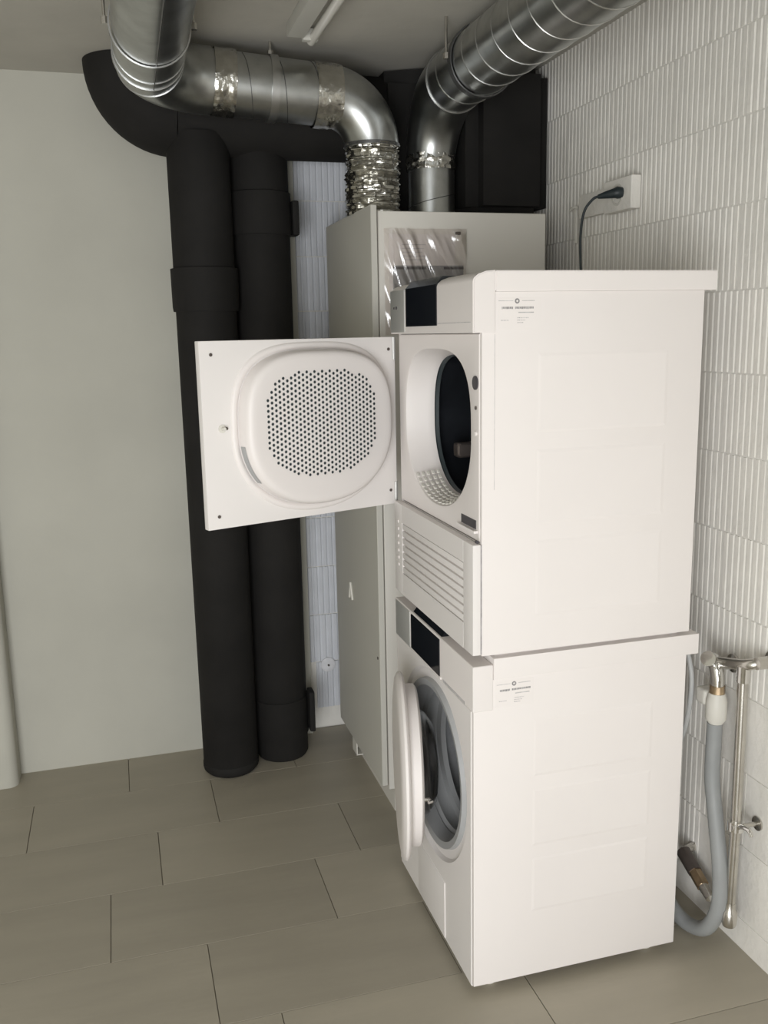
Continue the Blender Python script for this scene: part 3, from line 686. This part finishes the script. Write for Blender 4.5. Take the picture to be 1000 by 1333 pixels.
# ============================================================ PLUMBING
PX = .672
t = thing('water_tap', 'chrome tap assembly with rosettes and pale siphon on the right wall', 'tap', (PX, 0, .70))
b = B(); tube(b, crom([(PX, .058, .760), (PX, .02, .770), (PX, -.06, .792), (PX+.012, -.088, .802), (.729, -.096, .806)], 5), .0135, 16); obj('supply_pipe', b, 'pipe', t, 50)
for (y, z, m_, r_) in ((.045, .752, 'chrome', .024), (-.098, .806, 'pipe', .026)):
    b = B(); lathe(b, (.7295, y, z), [(0, .0005), (0, r_), (-.006, r_), (-.010, r_*.6), (-.050, r_*.55), (-.052, .0005)], 'x', 24); obj('rosette', b, m_, t, 50)
b = B(); cyl(b, (PX, .050, .764), (PX-.028, .032, .778), .013, 16, .016); cyl(b, (PX-.028, .032, .778), (PX-.036, .026, .782), .019, 16); obj('tap_knob', b, 'chrome', t, 50)
b = B(); tube(b, crom([(PX, .055, .768), (PX-.01, .030, .760), (PX-.01, .020, .735), (PX-.01, .018, .700)], 5), .017, 16); obj('spout', b, 'chrome', t, 50)
b = B(); cyl(b, (PX-.01, .018, .712), (PX-.01, .018, .690), .019, 12); obj('union_nut', b, 'brass', t, 30)
b = B(); lathe(b, (PX-.01, .018, 0), [(.692, .001), (.692, .020), (.670, .026), (.625, .026), (.612, .018), (.575, .015), (.575, .001)], 'z', 24); box(b, PX-.03, PX+.01, .040, .080, .650, .690, .010, 3); obj('siphon', b, 'ivory', t, 50)
b = B(); cyl(b, (PX-.012, .018, .606), (PX-.012, .018, .592), .019, 12); obj('hose_clip', b, 'chrome', t, 30)
# vertical pipe
t = thing('drain_pipe', 'vertical chrome pipe with clamp beside the grey hose, right wall', 'pipe', (PX, -.06, .12))
b = B(); tube(b, [(PX, -.064, .775), (PX, -.066, .60), (PX, -.068, .36), (PX, -.064, .135)], .013, 16); obj('pipe', b, 'pipe', t, 50)
b = B(); cyl(b, (PX, -.064, .790), (PX, -.064, .750), .0165, 12); obj('top_nut', b, 'chrome', t, 30)
b = B(); lathe(b, (PX, -.064, 0), [(.095, .001), (.095, .016), (.105, .019), (.135, .019), (.140, .015), (.160, .014), (.162, .001)], 'z', 20); obj('bottom_elbow', b, 'pipe', t, 40)
b = B(); ring_at(b, (PX, -.068, .375), (0, 0, 1), .013, .024, .007, 24); obj('clamp_ring', b, 'chrome', t, 40)
b = B(); cyl(b, (PX, -.078, .375), (.729, -.078, .375), .006, 10); lathe(b, (.7295, -.078, .375), [(0, .0005), (0, .018), (-.004, .018), (-.006, .006)], 'x', 18); obj('wall_stud', b, 'pipe', t, 40)
b = B(); tube(b, crom([(PX-.004, -.085, .378), (PX-.01, -.105, .392), (PX-.01, -.130, .396), (PX-.01, -.142, .385)], 5), [.006]*16, 10); cyl(b, (PX-.004, -.070, .376), (PX-.018, -.070, .376), .012, 6); obj('clamp_screw', b, 'chrome', t, 40)
# grey drain hose
b = B(); tube(b, crom([(PX-.012, .018, .612), (PX-.012, .018, .56), (PX-.015, .012, .46), (PX-.018, -.015, .36), (PX-.02, -.044, .24), (PX-.02, -.046, .14), (PX-.025, -.012, .060), (PX-.03, .045, .026), (PX-.04, .100, .030), (PX-.055, .145, .075), (PX-.065, .19, .14)], 8), .0195, 20, True)
tag(obj('drain_hose', b, 'hose', None, 60), 'thick grey drain hose looping down to the floor behind the washing machine', 'hose')
t = thing('hose_coupling', 'worn brass hose coupling on the wall near the floor, inside the hose loop', 'coupling', (.70, .08, .1))
P0, P1 = Vector((.690, .165, .165)), Vector((.676, .020, .115))
b = B(); tube(b, [P0, P0.lerp(P1, .45)], [.020, .019], 14); obj('coupling_body', b, 'screw', t, 40)
b = B(); tube(b, [P0.lerp(P1, .42), P0.lerp(P1, .75)], .0175, 6); obj('coupling_nut', b, 'brass', t, 30)
b = B(); tube(b, [P0.lerp(P1, .75), P1], [.014, .012], 14); obj('coupling_end', b, 'chrome', t, 40)
b = B(); cyl(b, P0, (.7295, .175, .168), .012, 12); obj('wall_stub', b, 'pipe', t, 40)
b = B(); tube(b, crom([(.655, .17, 1.02), (.650, .15, .90), (.645, .125, .78), (.648, .105, .70), (.650, .115, .60), (.650, .150, .50), (.640, .22, .42)], 8), .0065, 10)
tag(obj('inlet_hose', b, 'hosewhite', None, 60), 'thin pale inlet hose hanging in the gap behind the washing machine', 'hose')
